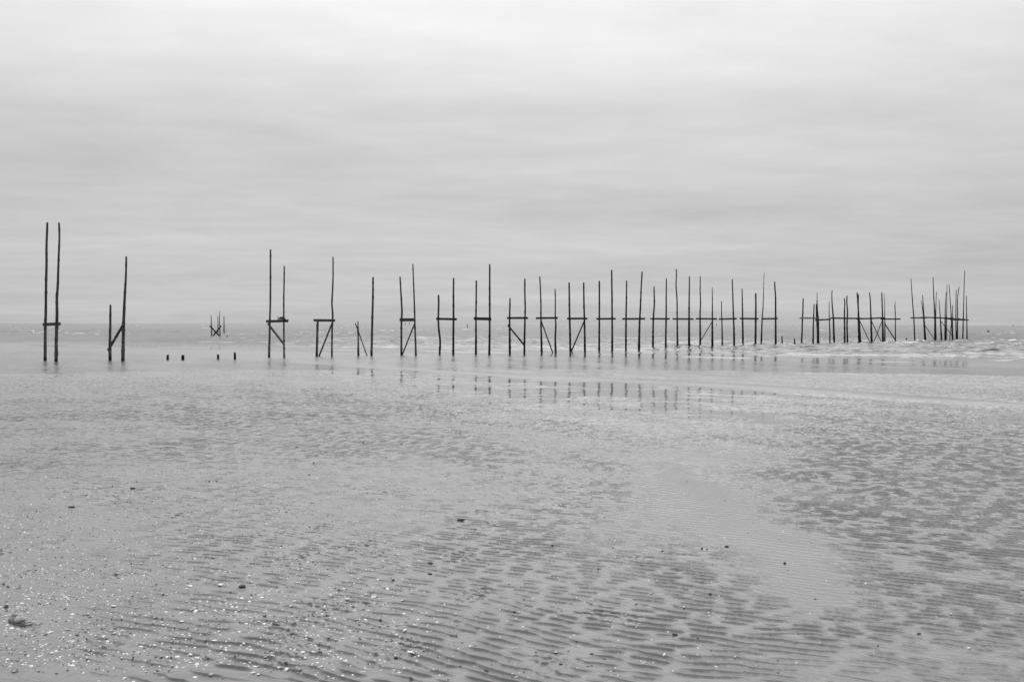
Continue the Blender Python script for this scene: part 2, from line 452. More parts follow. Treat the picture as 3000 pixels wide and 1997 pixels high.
def frame(name, label, cat, Z, poles, bars=(), braces=(), mat=WET, group=None, jag=()):
    """poles: polylines top to foot; bars / braces: (p, q, thickness) in zoom pixels"""
    geo = [pole_points(Z, p) for p in poles]
    Ds = [g[1] for g in geo]; xs = [Z(p[-1])[0] for p in poles]
    o0 = geo[0][0][-2][0].copy(); o0.z = 0
    if len(geo) > 1:
        o1 = geo[-1][0][-2][0]; o0 = (o0 + Vector((o1.x, o1.y, 0))) / 2
    root = tag(bpy.data.objects.new(name, None), label, cat, group); C.objects.link(root); root.location = o0
    for i, (P, D) in enumerate(geo):
        put('pole', pole_bm([(p - o0, rr) for p, rr in P], jag=0.22 if i in jag else 0.02), mat, root)
    def dep(px):
        if len(xs) < 2 or abs(xs[0] - xs[-1]) < 2: return sum(Ds) / len(Ds)
        i = np.argsort(xs); x0, x1 = xs[i[0]], xs[i[-1]]
        t = min(1.4, max(-0.4, (px - x0) / (x1 - x0))); return Ds[i[0]] + (Ds[i[-1]] - Ds[i[0]]) * t
    for nm, lst, off in (('crossbar', bars, 1), ('brace', braces, -1)):
        for a, b, th_ in lst:
            A = Z(a); B = Z(b); da = dep(A[0]); db = dep(B[0])
            rr = max(g[0][-1][1] for g in geo) * 0.9
            t_ = 0.05 if nm == 'crossbar' else 0.04
            va = at_depth(*A, da + off * (rr + t_ / 2 - 0.012)); vb = at_depth(*B, db + off * (rr + t_ / 2 - 0.012))
            hg = th_ / Z.k / F * (da + db) / 2
            put(nm, beam_bm(va - o0, vb - o0, hg, t_), PLANK if mat is WET else mat, root)
    return root

G = 'pole frames of the old jetty'
J = 'jetty frame'
frame('jetty_frame', 'leftmost frame, two very tall bent poles with one low crossbar', J, Z1,
      [[(117, 97, 15), (112, 230), (109, 330), (110, 450), (106, 620), (104, 760), (103, 900), (99, 1010), (98, 1150), (97, 1318, 24)],
       [(220, 98, 14), (223, 240), (217, 400), (213, 530), (209, 650), (201, 760), (202, 880), (200, 1000), (196, 1150), (194, 1325, 25)]],
      bars=[((80, 997), (231, 990), 28)], mat=DRY, group=G)
frame('jetty_frame', 'frame of a short splintered pole and a tall pole joined by a diagonal plank only', J, Z1,
      [[(674, 858, 15), (673, 1000), (670, 1150), (671, 1314, 24)],
       [(814, 397, 14), (813, 500), (808, 620), (800, 760), (793, 920), (788, 1100), (784, 1318, 27)]],
      braces=[((787, 998), (653, 1226), 22)], mat=DRY, group=G, jag=(0,))
frame('jetty_frame', 'frame with a weed tangle on its crossbar and a brace falling to the right', J, Z3,
      [[(229, 93, 17), (228, 400), (228, 600), (226, 800), (221, 960), (218, 1150), (213, 1350), (210, 1470, 26)],
       [(404, 305, 15), (402, 500), (398, 700), (398, 860), (399, 1100), (400, 1300), (404, 1476, 23)]],
      bars=[((176, 1007), (455, 1000), 34)], braces=[((195, 1035), (405, 1305), 26)], mat=DRY, group=G)
frame('jetty_frame', 'frame whose left pole stops under the crossbar beside one tall wavy pole', J, Z3,
      [[(835, 982, 26), (831, 1010), (826, 1150), (822, 1300), (818, 1458, 26)],
       [(1026, 188, 14), (1027, 400), (1021, 600), (1012, 780), (1021, 880), (1021, 980), (1014, 1150), (1012, 1460, 23)]],
      bars=[((780, 992), (1052, 997), 32)], braces=[((1018, 1022), (845, 1458), 20)], mat=DRY, group=G)
frame('broken_pole', 'short broken pole with a thin stick leaning across it', 'pole', Z3,
      [[(1345, 1042, 9), (1345, 1110, 22), (1348, 1250), (1349, 1448, 26)]], braces=[((1311, 1030), (1463, 1452), 13)], mat=DRY, jag=(0,))
frame('wooden_pole', 'lone tall pole standing right of the short broken pole', 'pole', Z3,
      [[(1537, 445, 20), (1535, 700), (1530, 900), (1524, 1150), (1517, 1450, 26)]], mat=DRY)
frame('jetty_frame', 'frame with a thick crossbar and a brace rising to its taller leaning right pole', J, Z4,
      [[(255, 298, 18), (265, 480), (277, 680), (282, 800), (275, 950), (274, 1200), (274, 1422, 28)],
       [(439, 117, 14), (447, 330), (457, 600), (464, 800), (468, 1000), (476, 1200), (482, 1427, 28)]],
      bars=[((250, 915), (472, 913), 45)], braces=[((470, 955), (285, 1418), 19)], mat=DRY, group=G)
frame('jetty_frame', 'brace-less frame whose short left pole kinks below the crossbar', J, Z4,
      [[(807, 560, 20), (810, 680), (804, 900), (812, 1050), (830, 1220), (823, 1415, 28)],
       [(1024, 317, 18), (1022, 500), (1022, 900), (1020, 1150), (1019, 1420, 30)]],
      bars=[((776, 899), (1068, 907), 32)], group=G)
frame('jetty_frame', 'brace-less frame with a deep short crossbar and a very tall straight right pole', J, Z4,
      [[(1350, 353, 18), (1348, 600), (1345, 850), (1345, 1150), (1344, 1410, 28)],
       [(1542, 122, 18), (1542, 500), (1542, 900), (1540, 1200), (1536, 1410, 30)]],
      bars=[((1312, 897), (1566, 902), 42)], group=G)
frame('jetty_frame', 'frame with a short left pole and a brace ending halfway down the right pole', J, Z5,
      [[(179, 543, 18), (175, 750), (172, 900), (174, 1150), (176, 1390, 30)],
       [(406, 245, 20), (405, 450), (412, 680), (408, 860), (402, 1100), (399, 1395, 28)]],
      bars=[((135, 844), (452, 842), 32)], braces=[((145, 952), (403, 1266), 25)], group=G)
frame('jetty_frame', 'frame with a brace falling to the foot of its shorter pale-ringed right pole', J, Z5,
      [[(635, 210, 16), (645, 420), (652, 650), (652, 850), (657, 1100), (664, 1373, 28)],
       [(870, 402, 14), (873, 560), (872, 800), (880, 950), (872, 1150), (878, 1378, 28)]],
      bars=[((578, 845), (908, 842), 30)], braces=[((658, 892), (834, 1378), 18)], group=G)
frame('jetty_frame', 'frame of two equally tall poles with a brace rising to the right', J, Z5,
      [[(1084, 300, 20), (1087, 550), (1092, 850), (1097, 1050), (1102, 1365, 28)],
       [(1307, 303, 20), (1310, 550), (1316, 800), (1322, 1050), (1326, 1365, 30)]],
      bars=[((1052, 852), (1365, 851), 30)], braces=[((1317, 885), (1112, 1368), 20)], group=G)
frame('jetty_frame', 'brace-less frame of straight poles just right of the equal-poled braced frame', J, Z5,
      [[(1547, 278, 20), (1547, 700), (1546, 1000), (1545, 1357, 28)], [(1735, 108, 18), (1740, 500), (1743, 900), (1744, 1360, 30)]],
      bars=[((1502, 857), (1797, 854), 28)], group=G)
frame('jetty_frame', 'widest brace-less frame, its taller right pole leaning right', J, Z6,
      [[(201, 293, 18), (197, 600), (192, 850), (189, 1150), (189, 1440, 28)], [(455, 143, 18), (440, 400), (428, 700), (415, 950), (408, 1200), (403, 1448, 34)]],
      bars=[((130, 918), (500, 916), 30)], group=G)
frame('jetty_frame', 'brace-less frame with a bowed left pole shorter than its thin right pole', J, Z6,
      [[(651, 388, 16), (652, 500), (656, 660), (641, 880), (635, 1100), (632, 1418, 32)], [(853, 257, 16), (850, 600), (850, 850), (845, 1100), (842, 1425, 28)]],
      bars=[((592, 915), (905, 918), 28)], group=G)
frame('jetty_frame', 'brace-less frame whose tall snaking left pole overtops the right one', J, Z6,
      [[(1015, 103, 14), (1018, 200), (1012, 380), (1027, 600), (1030, 850), (1032, 1150), (1037, 1408, 28)], [(1231, 220, 16), (1227, 600), (1225, 1000), (1227, 1420, 36)]],
      bars=[((958, 918), (1293, 920), 28)], group=G)
frame('jetty_frame', 'frame in the water with a thin brace and a needle-thin right pole top', J, Z6,
      [[(1410, 220, 14), (1407, 420), (1413, 680), (1406, 800), (1407, 1100), (1408, 1415, 28)], [(1605, 403, 9), (1607, 650), (1607, 950), (1608, 1425, 36)]],
      bars=[((1338, 915), (1680, 917), 28)], braces=[((1604, 962), (1392, 1316), 12)], group=G)
frame('jetty_frame', 'brace-less frame with a very short thin left pole and a tilted crossbar', J, Z6,
      [[(1758, 630, 12), (1757, 760), (1762, 920), (1768, 1150), (1770, 1390, 24)], [(1933, 268, 14), (1942, 500), (1952, 850), (1962, 1100), (1965, 1405, 32)]],
      bars=[((1716, 921), (2003, 914), 28)], group=G)
frame('jetty_frame', 'brace-less frame whose thick right pole is the shorter of its two', J, Z7,
      [[(567, 397, 15), (573, 700), (576, 900), (580, 1150), (582, 1440, 32)], [(809, 475, 24), (810, 700), (808, 1000), (803, 1435, 32)]],
      bars=[((528, 921), (855, 926), 30)], group=G)
frame('jetty_frame', 'frame with a tall whip-like left pole leaning right, beside two water stumps', J, Z7,
      [[(958, 107, 7), (952, 250), (945, 500), (936, 740), (922, 930), (914, 1150), (904, 1428, 26)], [(1144, 272, 20), (1147, 400), (1158, 520), (1160, 900), (1162, 1428, 32)]],
      bars=[((912, 927), (1195, 922), 28)], group=G)
# --- the cluster of frames seen along the bend
frame('jetty_frame', 'frame right of the two water stumps, both poles leaning right', J, Z8,
      [[(231, 373, 20), (226, 500), (222, 660), (212, 850), (205, 1100), (193, 1335, 32)], [(450, 490, 18), (443, 700), (436, 900), (432, 1150), (430, 1352, 30)]],
      bars=[((162, 772), (520, 774), 30)], group=G)
frame('jetty_frame', 'frame with a bundle of three split poles and a sagging lower crossbar', J, Z8,
      [[(492, 492, 13), (497, 760), (508, 880), (520, 1100), (521, 1335, 30)], [(506, 413, 12), (512, 600), (516, 748), (524, 900), (530, 1100), (534, 1333, 24)],
       [(510, 253, 8), (514, 415, 12), (521, 600, 16), (530, 720, 18), (542, 780, 16), (543, 1000), (548, 1333, 24)], [(756, 428, 11), (757, 700), (764, 900), (771, 1100), (771, 1335, 26)]],
      bars=[((470, 816), (788, 797), 30)], group=G)
frame('jetty_frame', 'frame with a tall pole slanting left at the start of the long joined crossbars', J, Z8,
      [[(817, 207, 14), (811, 350), (822, 560), (843, 800), (850, 1050), (861, 1322, 40)], [(1065, 372, 18), (1074, 480), (1068, 650), (1070, 900), (1073, 1330, 36)]],
      bars=[((785, 772), (1130, 777), 30)], group=G)
frame('jetty_frame', 'frame whose right pole crosses the next frame in a narrow V', J, Z8,
      [[(1120, 322, 20), (1115, 450), (1129, 640), (1125, 770), (1119, 930), (1132, 1325, 34)], [(1353, 292, 18), (1348, 480), (1349, 790), (1358, 1000), (1370, 1320, 40)]],
      bars=[((1040, 777), (1420, 780), 30)], group=G)
frame('jetty_frame', 'frame with one thin brace running down left of the crossed braces', J, Z8,
      [[(1323, 255, 22), (1340, 480), (1360, 790), (1374, 1000), (1390, 1312, 36)], [(1575, 252, 16), (1590, 400), (1605, 790), (1612, 1000), (1620, 1305, 40)]],
      bars=[((1305, 787), (1650, 781), 30)], braces=[((1380, 835), (1598, 1295), 15)], group=G)
frame('jetty_frame', 'frame with two thin braces crossed in an X above the water', J, Z8,
      [[(1592, 348, 14), (1600, 560), (1607, 790), (1614, 1000), (1623, 1302, 30)], [(1824, 252, 18), (1832, 480), (1840, 760), (1845, 1000), (1848, 1295, 38)]],
      bars=[((1545, 783), (1885, 765), 30)], braces=[((1618, 838), (1832, 1292), 15), ((1838, 815), (1645, 1298), 15)], group=G)
frame('jetty_frame', 'end frame of the bend, broken-tipped right pole and a brace falling right', J, Z8,
      [[(1875, 278, 7), (1874, 370, 8), (1882, 400), (1884, 600), (1886, 900), (1887, 1290, 26)], [(2097, 440, 9), (2095, 500, 9), (2091, 520, 16), (2102, 780), (2100, 1000), (2103, 1290, 24)]],
      bars=[((1800, 793), (2204, 792), 28)], braces=[((1880, 878), (2098, 1215), 20)], group=G)
# --- far end of the jetty
frame('jetty_frame', 'first frame of the far end cluster, its tall left pole slanting left', J, Z9,
      [[(234, 213, 9), (250, 450), (266, 680), (285, 920), (304, 1353, 24)], [(419, 610, 8), (440, 760), (456, 900), (468, 1100), (482, 1345, 26)]],
      bars=[((230, 910), (517, 909), 22)], group=G)
frame('jetty_frame', 'far cluster frame with a brace falling right to a thick pole foot', J, Z9,
      [[(440, 505, 9), (447, 620), (458, 800), (467, 950), (480, 1150), (494, 1345, 30)], [(624, 187, 9), (632, 450), (648, 750), (658, 950), (660, 1150), (658, 1335, 30)]],
      bars=[((405, 903), (700, 905), 22)], braces=[((482, 1045), (650, 1292), 11)], group=G)
frame('jetty_frame', 'far cluster frame of two thin poles both leaning right', J, Z9,
      [[(683, 450, 8), (676, 650), (669, 900), (670, 1100), (674, 1335, 26)], [(856, 456, 8), (846, 620), (840, 760), (838, 1000), (838, 1335, 26)]],
      bars=[((615, 908), (870, 917), 22)], group=G)
frame('jetty_frame', 'far cluster frame with a long brace across neighbours and a pole slanting left', J, Z9,
      [[(730, 587, 8), (740, 740), (752, 900), (763, 1100), (774, 1330, 26)], [(906, 318, 9), (928, 600), (943, 850), (958, 1100), (968, 1325, 22)]],
      bars=[((720, 912), (990, 917), 22)], braces=[((756, 962), (962, 1222), 11)], group=G)
frame('jetty_frame', 'far cluster frame of two upright thin poles close behind the long brace', J, Z9,
      [[(871, 328, 8), (867, 700), (862, 1000), (857, 1320, 18)], [(1034, 413, 9), (1028, 700), (1028, 1000), (1036, 1300, 20)]],
      bars=[((830, 928), (1098, 926), 22)], group=G)
frame('jetty_frame', 'far cluster frame with a low short pole and a pole bent to the right', J, Z9,
      [[(971, 685, 9), (969, 900), (970, 1100), (972, 1320, 20)], [(1084, 360, 10), (1064, 510), (1055, 660), (1058, 950), (1052, 1315, 22)]],
      bars=[((925, 938), (1190, 934), 22)], braces=[((952, 950), (914, 1312), 10)], group=G)
frame('jetty_frame', 'outermost frame, one very tall thin pole beside one half its height', J, Z9,
      [[(1185, 74, 9), (1174, 350), (1165, 700), (1158, 950), (1150, 1310, 20)], [(1213, 522, 9), (1216, 700), (1220, 950), (1226, 1315, 22)]],
      bars=[((990, 946), (1252, 947), 20)], group=G)
o = put('floating_log', beam_bm(at_depth(*Z9((828, 1316)), 97.5), at_depth(*Z9((1080, 1319)), 97.5), 0.09, 0.14, 0.02), WET)
tag(o, 'dark log lying level on the water between the far cluster poles', 'log')

# --- stumps
def stump(label, Z, top, foot, w0, w1, mat=WET, jag=0.12, name='pole_stump'):
    P, D = pole_points(Z, [(top[0], top[1], w0), (foot[0], foot[1], w1)])
    o0 = P[1][0].copy(); o0.z = 0
    bm = pole_bm([(p - o0, rr) for p, rr in P], knots=False, jag=jag, step=0.05)
    return tag(put(name, bm, mat, None, None), label, 'stump', 'pole stumps') , o0
SM = [
 ('small squat pole stump, leftmost of four on the wet sand', Z2, (403, 1278), (403, 1366), 46, 54, 0.10),
 ('broad flat-topped stump, second of four on the wet sand', Z2, (750, 1262), (750, 1371), 58, 62, 0.04),
 ('round-topped stump, third of four on the wet sand', Z2, (1560, 1255), (1560, 1342), 44, 50, 0.05),
 ('pointed stump with a pale side, fourth on the wet sand nearest the weed frame', Z2, (1945, 1242), (1947, 1353), 44, 54, 0.16),
 ('tiny stump in the sea right of the far crossed planks', Z2, (1768, 808), (1772, 860), 20, 22, 0.05),
 ('splintered stump in the water right of the whip-like pole', Z7, (1273, 1270), (1279, 1418), 20, 28, 0.2),
 ('stepped broken stump, the lower of the two water stumps', Z7, (1495, 1318), (1504, 1426), 18, 32, 0.3),
 ('thin tilted stump poking out between the joined frames', Z8, (1195, 1270), (1178, 1322), 12, 30, 0.1),
 ('slanting broken stump left of the upright stump in the gap', Z8, (2145, 1245), (2192, 1290), 20, 22, 0.05),
 ('upright square stump in the gap before the far cluster', Z8, (2327, 1183), (2327, 1287), 24, 34, 0.03),
 ('small curled stump at the foot of the first far cluster pole', Z9, (263, 1335), (275, 1361), 8, 18, 0.1),
]
for lab, Zz, tp, ft, w0, w1, jg in SM:
    o, o0 = stump(lab, Zz, tp, ft, w0, w1, jag=jg); o.location = o0

# --- lone ruin far out on the left
frame('cross_braced_ruin', 'far small ruin of two poles with planks crossed in an X', 'jetty ruin', Z2,
      [[(1397, 345, 13), (1406, 550), (1415, 818, 24)], [(1600, 245, 8), (1592, 360, 13), (1598, 600), (1606, 817, 24)]],
      braces=[((1372, 580), (1592, 822), 32), ((1628, 580), (1440, 824), 32)])
frame('wooden_pole', 'far thin split pole standing behind the crossed planks', 'pole', Z2, [[(1553, 362, 12), (1556, 560), (1556, 745, 22)]])
frame('wooden_pole', 'far single upright pole right of the crossed planks', 'pole', Z2, [[(1695, 362, 15), (1696, 560), (1695, 745, 26)]])

# --- channel marks far out
def marker(label, px, py0, py1, w, two=False):
    D = ground(px, py1)[1] if py1 - 949 > 6 else 900.0
    a = at_depth(px, py0, D); b = at_depth(px, py1, D); rr = w / F * D / 2
    o0 = b.copy(); P = [(a - o0, rr * 0.7), ((a + b) / 2 - o0, rr * 0.9), (b - o0, rr * 1.2), (b - o0 + Vector((0, 0, -0.5)), rr * 1.3)]
    bm = pole_bm(P, knots=False, step=0.3)
    root = tag(bpy.data.objects.new('channel_marker', None), label, 'channel marker', 'far channel markers'); C.objects.link(root); root.location = o0
    put('pole', bm, WET, root)
    if two:
        off = Vector((rr * 3.0, 0, 0)); top = (a - o0) * 0.75 + off
        put('pole', pole_bm([(top, rr * 0.6), (off * 0.6, rr), (off * 0.5 + Vector((0, 0, -0.5)), rr)], knots=False, step=0.3), WET, root)
    else:
        bm = bmesh.new(); bmesh.ops.create_cone(bm, cap_ends=True, segments=10, radius1=rr * 1.3, radius2=rr * 0.5, depth=rr * 3, matrix=Matrix.Translation(a - o0))
        put('topmark', bm, WET, root)
marker('thin stick beacon in the sea between the kinked and the deep-barred frames', 1369, 951, 961, 2.2)
marker('short twin-stick beacon in the open sea right of the far cluster', 2894, 965, 975, 2.5, True)
marker('small beacon on the horizon inside the thick-barred frame, left one', 1187, 946, 949.5, 1.6)
marker('small beacon on the horizon inside the thick-barred frame, right one', 1200, 945.5, 949.5, 1.8)
marker('small beacon on the horizon right of the needle-thin pole', 2099.5, 948.5, 952, 1.5)
marker('tiny beacon on the horizon near the right edge', 2968, 951.5, 953.5, 1.6)

# --- weed tangle on the crossbar
D3 = ground(*Z3((404, 1476)))[1]
bm = bmesh.new()
c = at_depth(*Z3((372, 978)), D3 - 0.02)
for k in range(26):
    p = Vector((rng.gauss(0, 0.10), rng.gauss(0, 0.03), rng.gauss(0.03, 0.03))); pts = []
    ang = rng.uniform(-0.5, 0.7); 
    for j in range(5):
        pts.append((p.copy(), rng.uniform(0.008, 0.016))); p = p + Vector((math.cos(ang) * 0.05 * rng.choice((1, 1, -1)), rng.uniform(-.02, .02), math.sin(ang) * 0.03 - 0.008 * j)); ang += rng.uniform(-0.8, 0.8)
    b2 = pole_bm(pts, knots=False, step=0.03, seg=5); tmp = bpy.data.meshes.new('t'); b2.to_mesh(tmp); b2.free(); bm.from_mesh(tmp); bpy.data.meshes.remove(tmp)
rope = [(at_depth(*Z3(p), D3 - 0.09) - c, 0.014) for p in ((395, 968), (420, 985), (447, 997), (455, 1008), (440, 1016), (405, 1012))]
b2 = pole_bm(rope, knots=False, step=0.03, seg=6); tmp = bpy.data.meshes.new('t'); b2.to_mesh(tmp); b2.free(); bm.from_mesh(tmp); bpy.data.meshes.remove(tmp)
me = bpy.data.meshes.new('weed_tangle'); bm.to_mesh(me); bm.free(); me.materials.append(WEED)
tag(link('weed_tangle', me, None, c), 'dark tangle of weed and rope draped on a crossbar', 'seaweed')

# ------------------------------------------------------------------ shells and stones
def shell_mesh(name, kind, mat, seed, nu=7, nv=18):
    rg = random.Random(seed); V = []; Q = []
    ex, ey, ez = {'dome': (1, 0.82, 0.55), 'flat': (1, 0.78, 0.22), 'cup': (1, 0.80, 0.50), 'mussel': (1, 0.50, 0.34), 'razor': (1, 0.17, 0.12), 'chip': (1, 0.6, 0.25)}[kind]
    for i in range(nu):
        t = i / (nu - 1)
        for j in range(nv):
            a = 6.28318 * j / nv
            rad = math.sin(t * math.pi / 2)
            rib = 1 + (0.035 * math.cos(9 * a) * t if kind in ('dome', 'cup', 'flat') else 0)
            if kind == 'chip' : rib *= 1 + 0.25 * math.sin(2 * a + seed) + 0.16 * math.sin(5 * a + seed * 2)
            taper = 1 - (0.25 * math.cos(a) if kind == 'mussel' else 0.10 * math.sin(a))
            px_ = ex * rad * rib * math.cos(a) + (0.0 if kind != 'dome' else 0.10 * (1 - t))
            py_ = ey * rad * rib * math.sin(a) * taper + 0.28 * ey * (1 - t) * (1 if kind != 'razor' else 0)
            V.append((px_, py_, ez * math.cos(t * math.pi / 2)))
    if kind == 'cup': V = [(a, b, ez - c_) for a, b, c_ in V]
    for i in range(nu - 1):
        for j in range(nv):
            Q.append((i * nv + j, (i + 1) * nv + j, (i + 1) * nv + (j + 1) % nv, i * nv + (j + 1) % nv))
    V = np.array(V) * 0.5
    n = len(V)     # inner skin: a real, thin shell
    V2 = V * np.array([0.93, 0.93, 0.86]); V2[:, 2] += (0.03 if kind == 'cup' else -0.0)
    Q2 = [(d_ + n, c_ + n, b + n, a + n) for a, b, c_, d_ in Q]
    rim = [((nu - 1) * nv + j, (nu - 1) * nv + j + n, (nu - 1) * nv + (j + 1) % nv + n, (nu - 1) * nv + (j + 1) % nv) for j in range(nv)]
    return mesh_from(name, np.vstack([V, V2]), Q + Q2 + rim, mat)

SM_ = {
 'dome': [shell_mesh('cockle_dome', 'dome', m_, s_) for m_, s_ in ((SHELL, 1), (SHELL, 2), (SHELL_G, 3))],
 'flat': [shell_mesh('tellin_valve', 'flat', SHELL, 4)],
 'cup': [shell_mesh('cockle_cup', 'cup', SHELL, 5), shell_mesh('cockle_cup', 'cup', SHELL_G, 6)],
 'mussel': [shell_mesh('mussel_valve', 'mussel', MUSSEL, 7)],
 'razor': [shell_mesh('razor_valve', 'razor', SHELL, 8)],
 'chip': [shell_mesh('shell_chip', 'chip', SHELL, 9, 4, 10), shell_mesh('shell_chip', 'chip', MUSSEL, 10, 4, 10)],
}
def ground_xyz(px, py):
    gx, gy = ground(px, py)
    for _ in range(3):
        zz = float(sand_height(gx, gy)); gx, gy = ground(px, py, zz)
    return gx, gy, max(zz, 0.0) if gy > 6 else zz

def drop(name, me, px, py, wpx, cat, label, group, tilt=0.25, sink=0.12, rz=None):
    gx, gy, gz = ground_xyz(px, py)
    size = wpx / F * math.hypot(gy, H)
    o = link(name, me, None, (gx, gy, gz - size * sink))
    o.scale = (size, size, size)
    o.rotation_euler = (rng.gauss(0, tilt), rng.gauss(0, tilt), rng.uniform(0, 6.28) if rz is None else rz)
    return tag(o, label, cat, group)

ZA = Zoom(0, 1700, 5.236); ZB = Zoom(450, 1700, 5.236); ZC = Zoom(900, 1700, 5.236)
A_ = [(1000,222),(935,228),(445,280),(335,345),(2075,322),(1735,390),(1345,512),(1110,515),(630,657),(790,770),(740,797),(1040,752),(1595,845),(1660,927),(1295,775),(1360,790),(1755,800),(190,1100),(105,1210),(1085,1262),(870,1200),(840,1225),(990,1147),(435,1155),(2115,1097),(2160,1010),(480,1310),(1275,1413),(1905,1495),(1510,1540),(2045,1545),(2325,410),(135,530),(600,1157),(1285,1075),(865,1078),(790,1105),(1110,1300),(180,730),(110,680)]
B_ = [(1025,60),(570,80),(1805,118),(1665,262),(1350,272),(1475,320),(1265,340),(1180,365),(1205,402),(1278,408),(1085,445),(2105,385),(1705,408),(505,335),(570,330),(420,495),(190,480),(640,460),(1710,537),(430,620),(1580,652),(1420,658),(1705,663),(1755,680),(1885,615),(1220,800),(1495,775),(935,915),(1035,968),(610,910),(490,903),(1110,1030),(1170,1000),(565,1127),(280,1092),(205,1168),(365,1165),(565,1247),(275,1305),(660,1282),(1450,1298),(805,1297),(635,1480),(135,1490),(880,1430),(1520,1410),(1060,1497),(1760,1130),(2195,1085),(2280,1095),(2105,1045),(1715,1168),(2150,1217),(2035,1355),(1920,1327)]
C_ = [(1025,245),(840,230),(615,285),(590,335),(470,415),(480,675),(235,627),(575,595),(885,600),(760,600),(1480,505),(2275,507),(2010,635),(1700,595),(1360,735),(1495,755),(1450,295),(355,845),(975,1122),(550,1100),(1060,977),(2035,1075),(1785,1075),(1585,1090),(1625,1075),(1490,1347),(1420,1413),(545,1455),(310,1465),(290,1497),(405,1495),(1135,1477),(885,1483),(1585,1490),(2165,1507),(1505,920),(225,512),(1235,130),(925,190)]
spots = [(Za(p), rng.uniform(9.5, 17)) for Za, L in ((ZA, A_), (ZB, B_), (ZC, C_)) for p in L]
while len(spots) < 300:
    px = abs(rng.gauss(0, 950)); py = 1985 - abs(rng.gauss(0, 240))
    if px > 2980 or py < 1320: continue
    spots.append(((px, py), rng.uniform(6.5, 11.5) * (0.55 + 0.45 * (py - 1250) / 750)))
def zone(px, py):
    if px < 420 and py > 1690: return 'around the crusted stone near the corner'
    if px < 900 and py > 1690: return 'between the crusted stone and the driftwood chip'
    if px < 1400 and py > 1690: return 'on near rippled sand past the driftwood chip'
    if px >= 1400 and py > 1690: return 'on near smooth wet sand towards the right'
    if px < 900: return 'on the shelly left sand farther back'
    return 'on wet rippled sand farther right and back'
for (px, py), w in spots:
    k = rng.choices(('dome', 'flat', 'cup'), (0.62, 0.22, 0.16))[0]
    word = {'dome': 'small white domed cockle shell', 'flat': 'small flat white shell valve', 'cup': 'small upturned white shell cup'}[k]
    drop('seashell', rng.choice(SM_[k]), px, py, w, 'shell', word + ' ' + zone(px, py), 'white shells on the sand')
drop('razor_shell', SM_['razor'][0], *ZC((850, 1390)), 21, 'shell', 'long pale razor shell lying in the near sand at the bottom', None, 0.05, 0.02, 0.1)
for i in range(140):
    px = abs(rng.gauss(0, 800)); py = 1985 - abs(rng.gauss(0, 300))
    if px > 2950 or py < 1290: px, py = rng.uniform(0, 900), rng.uniform(1450, 1980)
    drop('mussel_shell', SM_['mussel'][0], px, py, rng.uniform(7, 12) * (0.6 + 0.4 * (py - 1250) / 750), 'shell', 'small dark mussel shell ' + zone(px, py), 'dark mussel shells on the sand')

def lump(seed, sx, sy, sz, rough=0.25, sub=4):
    rg = random.Random(seed); bm = bmesh.new(); bmesh.ops.create_icosphere(bm, subdivisions=sub, radius=0.5)
    co = np.array([v.co[:] for v in bm.verts])
    nn = fbm(co[:, 0] * 2.3 + seed + co[:, 2], co[:, 1] * 2.3 - co[:, 2] * 1.7, 3, seed)
    for v, k in zip(bm.verts, nn):
        v.co = Vector((v.co.x * sx, v.co.y * sy, v.co.z * sz)) * (1 + rough * float(k) * 1.6)
    for f in bm.faces: f.smooth = True
    return bm
def put_lump(name, label, cat, px, py, wpx, seed, mat, dims=(1, 0.8, 0.6), rough=0.3, group=None):
    gx, gy, gz = ground_xyz(px, py); size = 0.8 * wpx / F * math.hypot(gy, H)
    me = bpy.data.meshes.new(name); bm = lump(seed, *dims, rough)
    bmesh.ops.scale(bm, vec=(size, size, size), verts=bm.verts); bm.to_mesh(me); bm.free(); me.materials.append(mat)
    o = link(name, me, None, (gx, gy, gz + size * dims[2] * 0.22)); o.rotation_euler.z = rng.uniform(-0.4, 0.4)
    return tag(o, label, cat, group)
put_lump('crusted_stone', 'large pale-crusted stone with dark hollows in the near left corner', 'stone', 52, 1820, 54, 1, CRUST, (1, 0.8, 0.72), 0.4)
# weed strands lying at the foot of the crusted stone
gx, gy, gz = ground_xyz(66, 1832); bm = bmesh.new()
for k in range(14):
    p = Vector((rng.gauss(0, 0.022), rng.gauss(0, 0.016), 0.004)); an = rng.uniform(-0.6, 0.9); pts = []
    for j in range(6):
        pts.append((p.copy(), 0.0016)); p = p + Vector((math.cos(an) * 0.009, math.sin(an) * 0.009, rng.uniform(-0.001, 0.0016))); an += rng.uniform(-0.5, 0.5)
    b2 = pole_bm(pts, knots=False, step=0.01, seg=5); tmp = bpy.data.meshes.new('t'); b2.to_mesh(tmp); b2.free(); bm.from_mesh(tmp); bpy.data.meshes.remove(tmp)
me = bpy.data.meshes.new('weed_strands'); bm.to_mesh(me); bm.free(); me.materials.append(WEED)
tag(link('weed_strands', me, None, (gx, gy, gz)), 'dark weed strands at the foot of the crusted stone', 'seaweed')

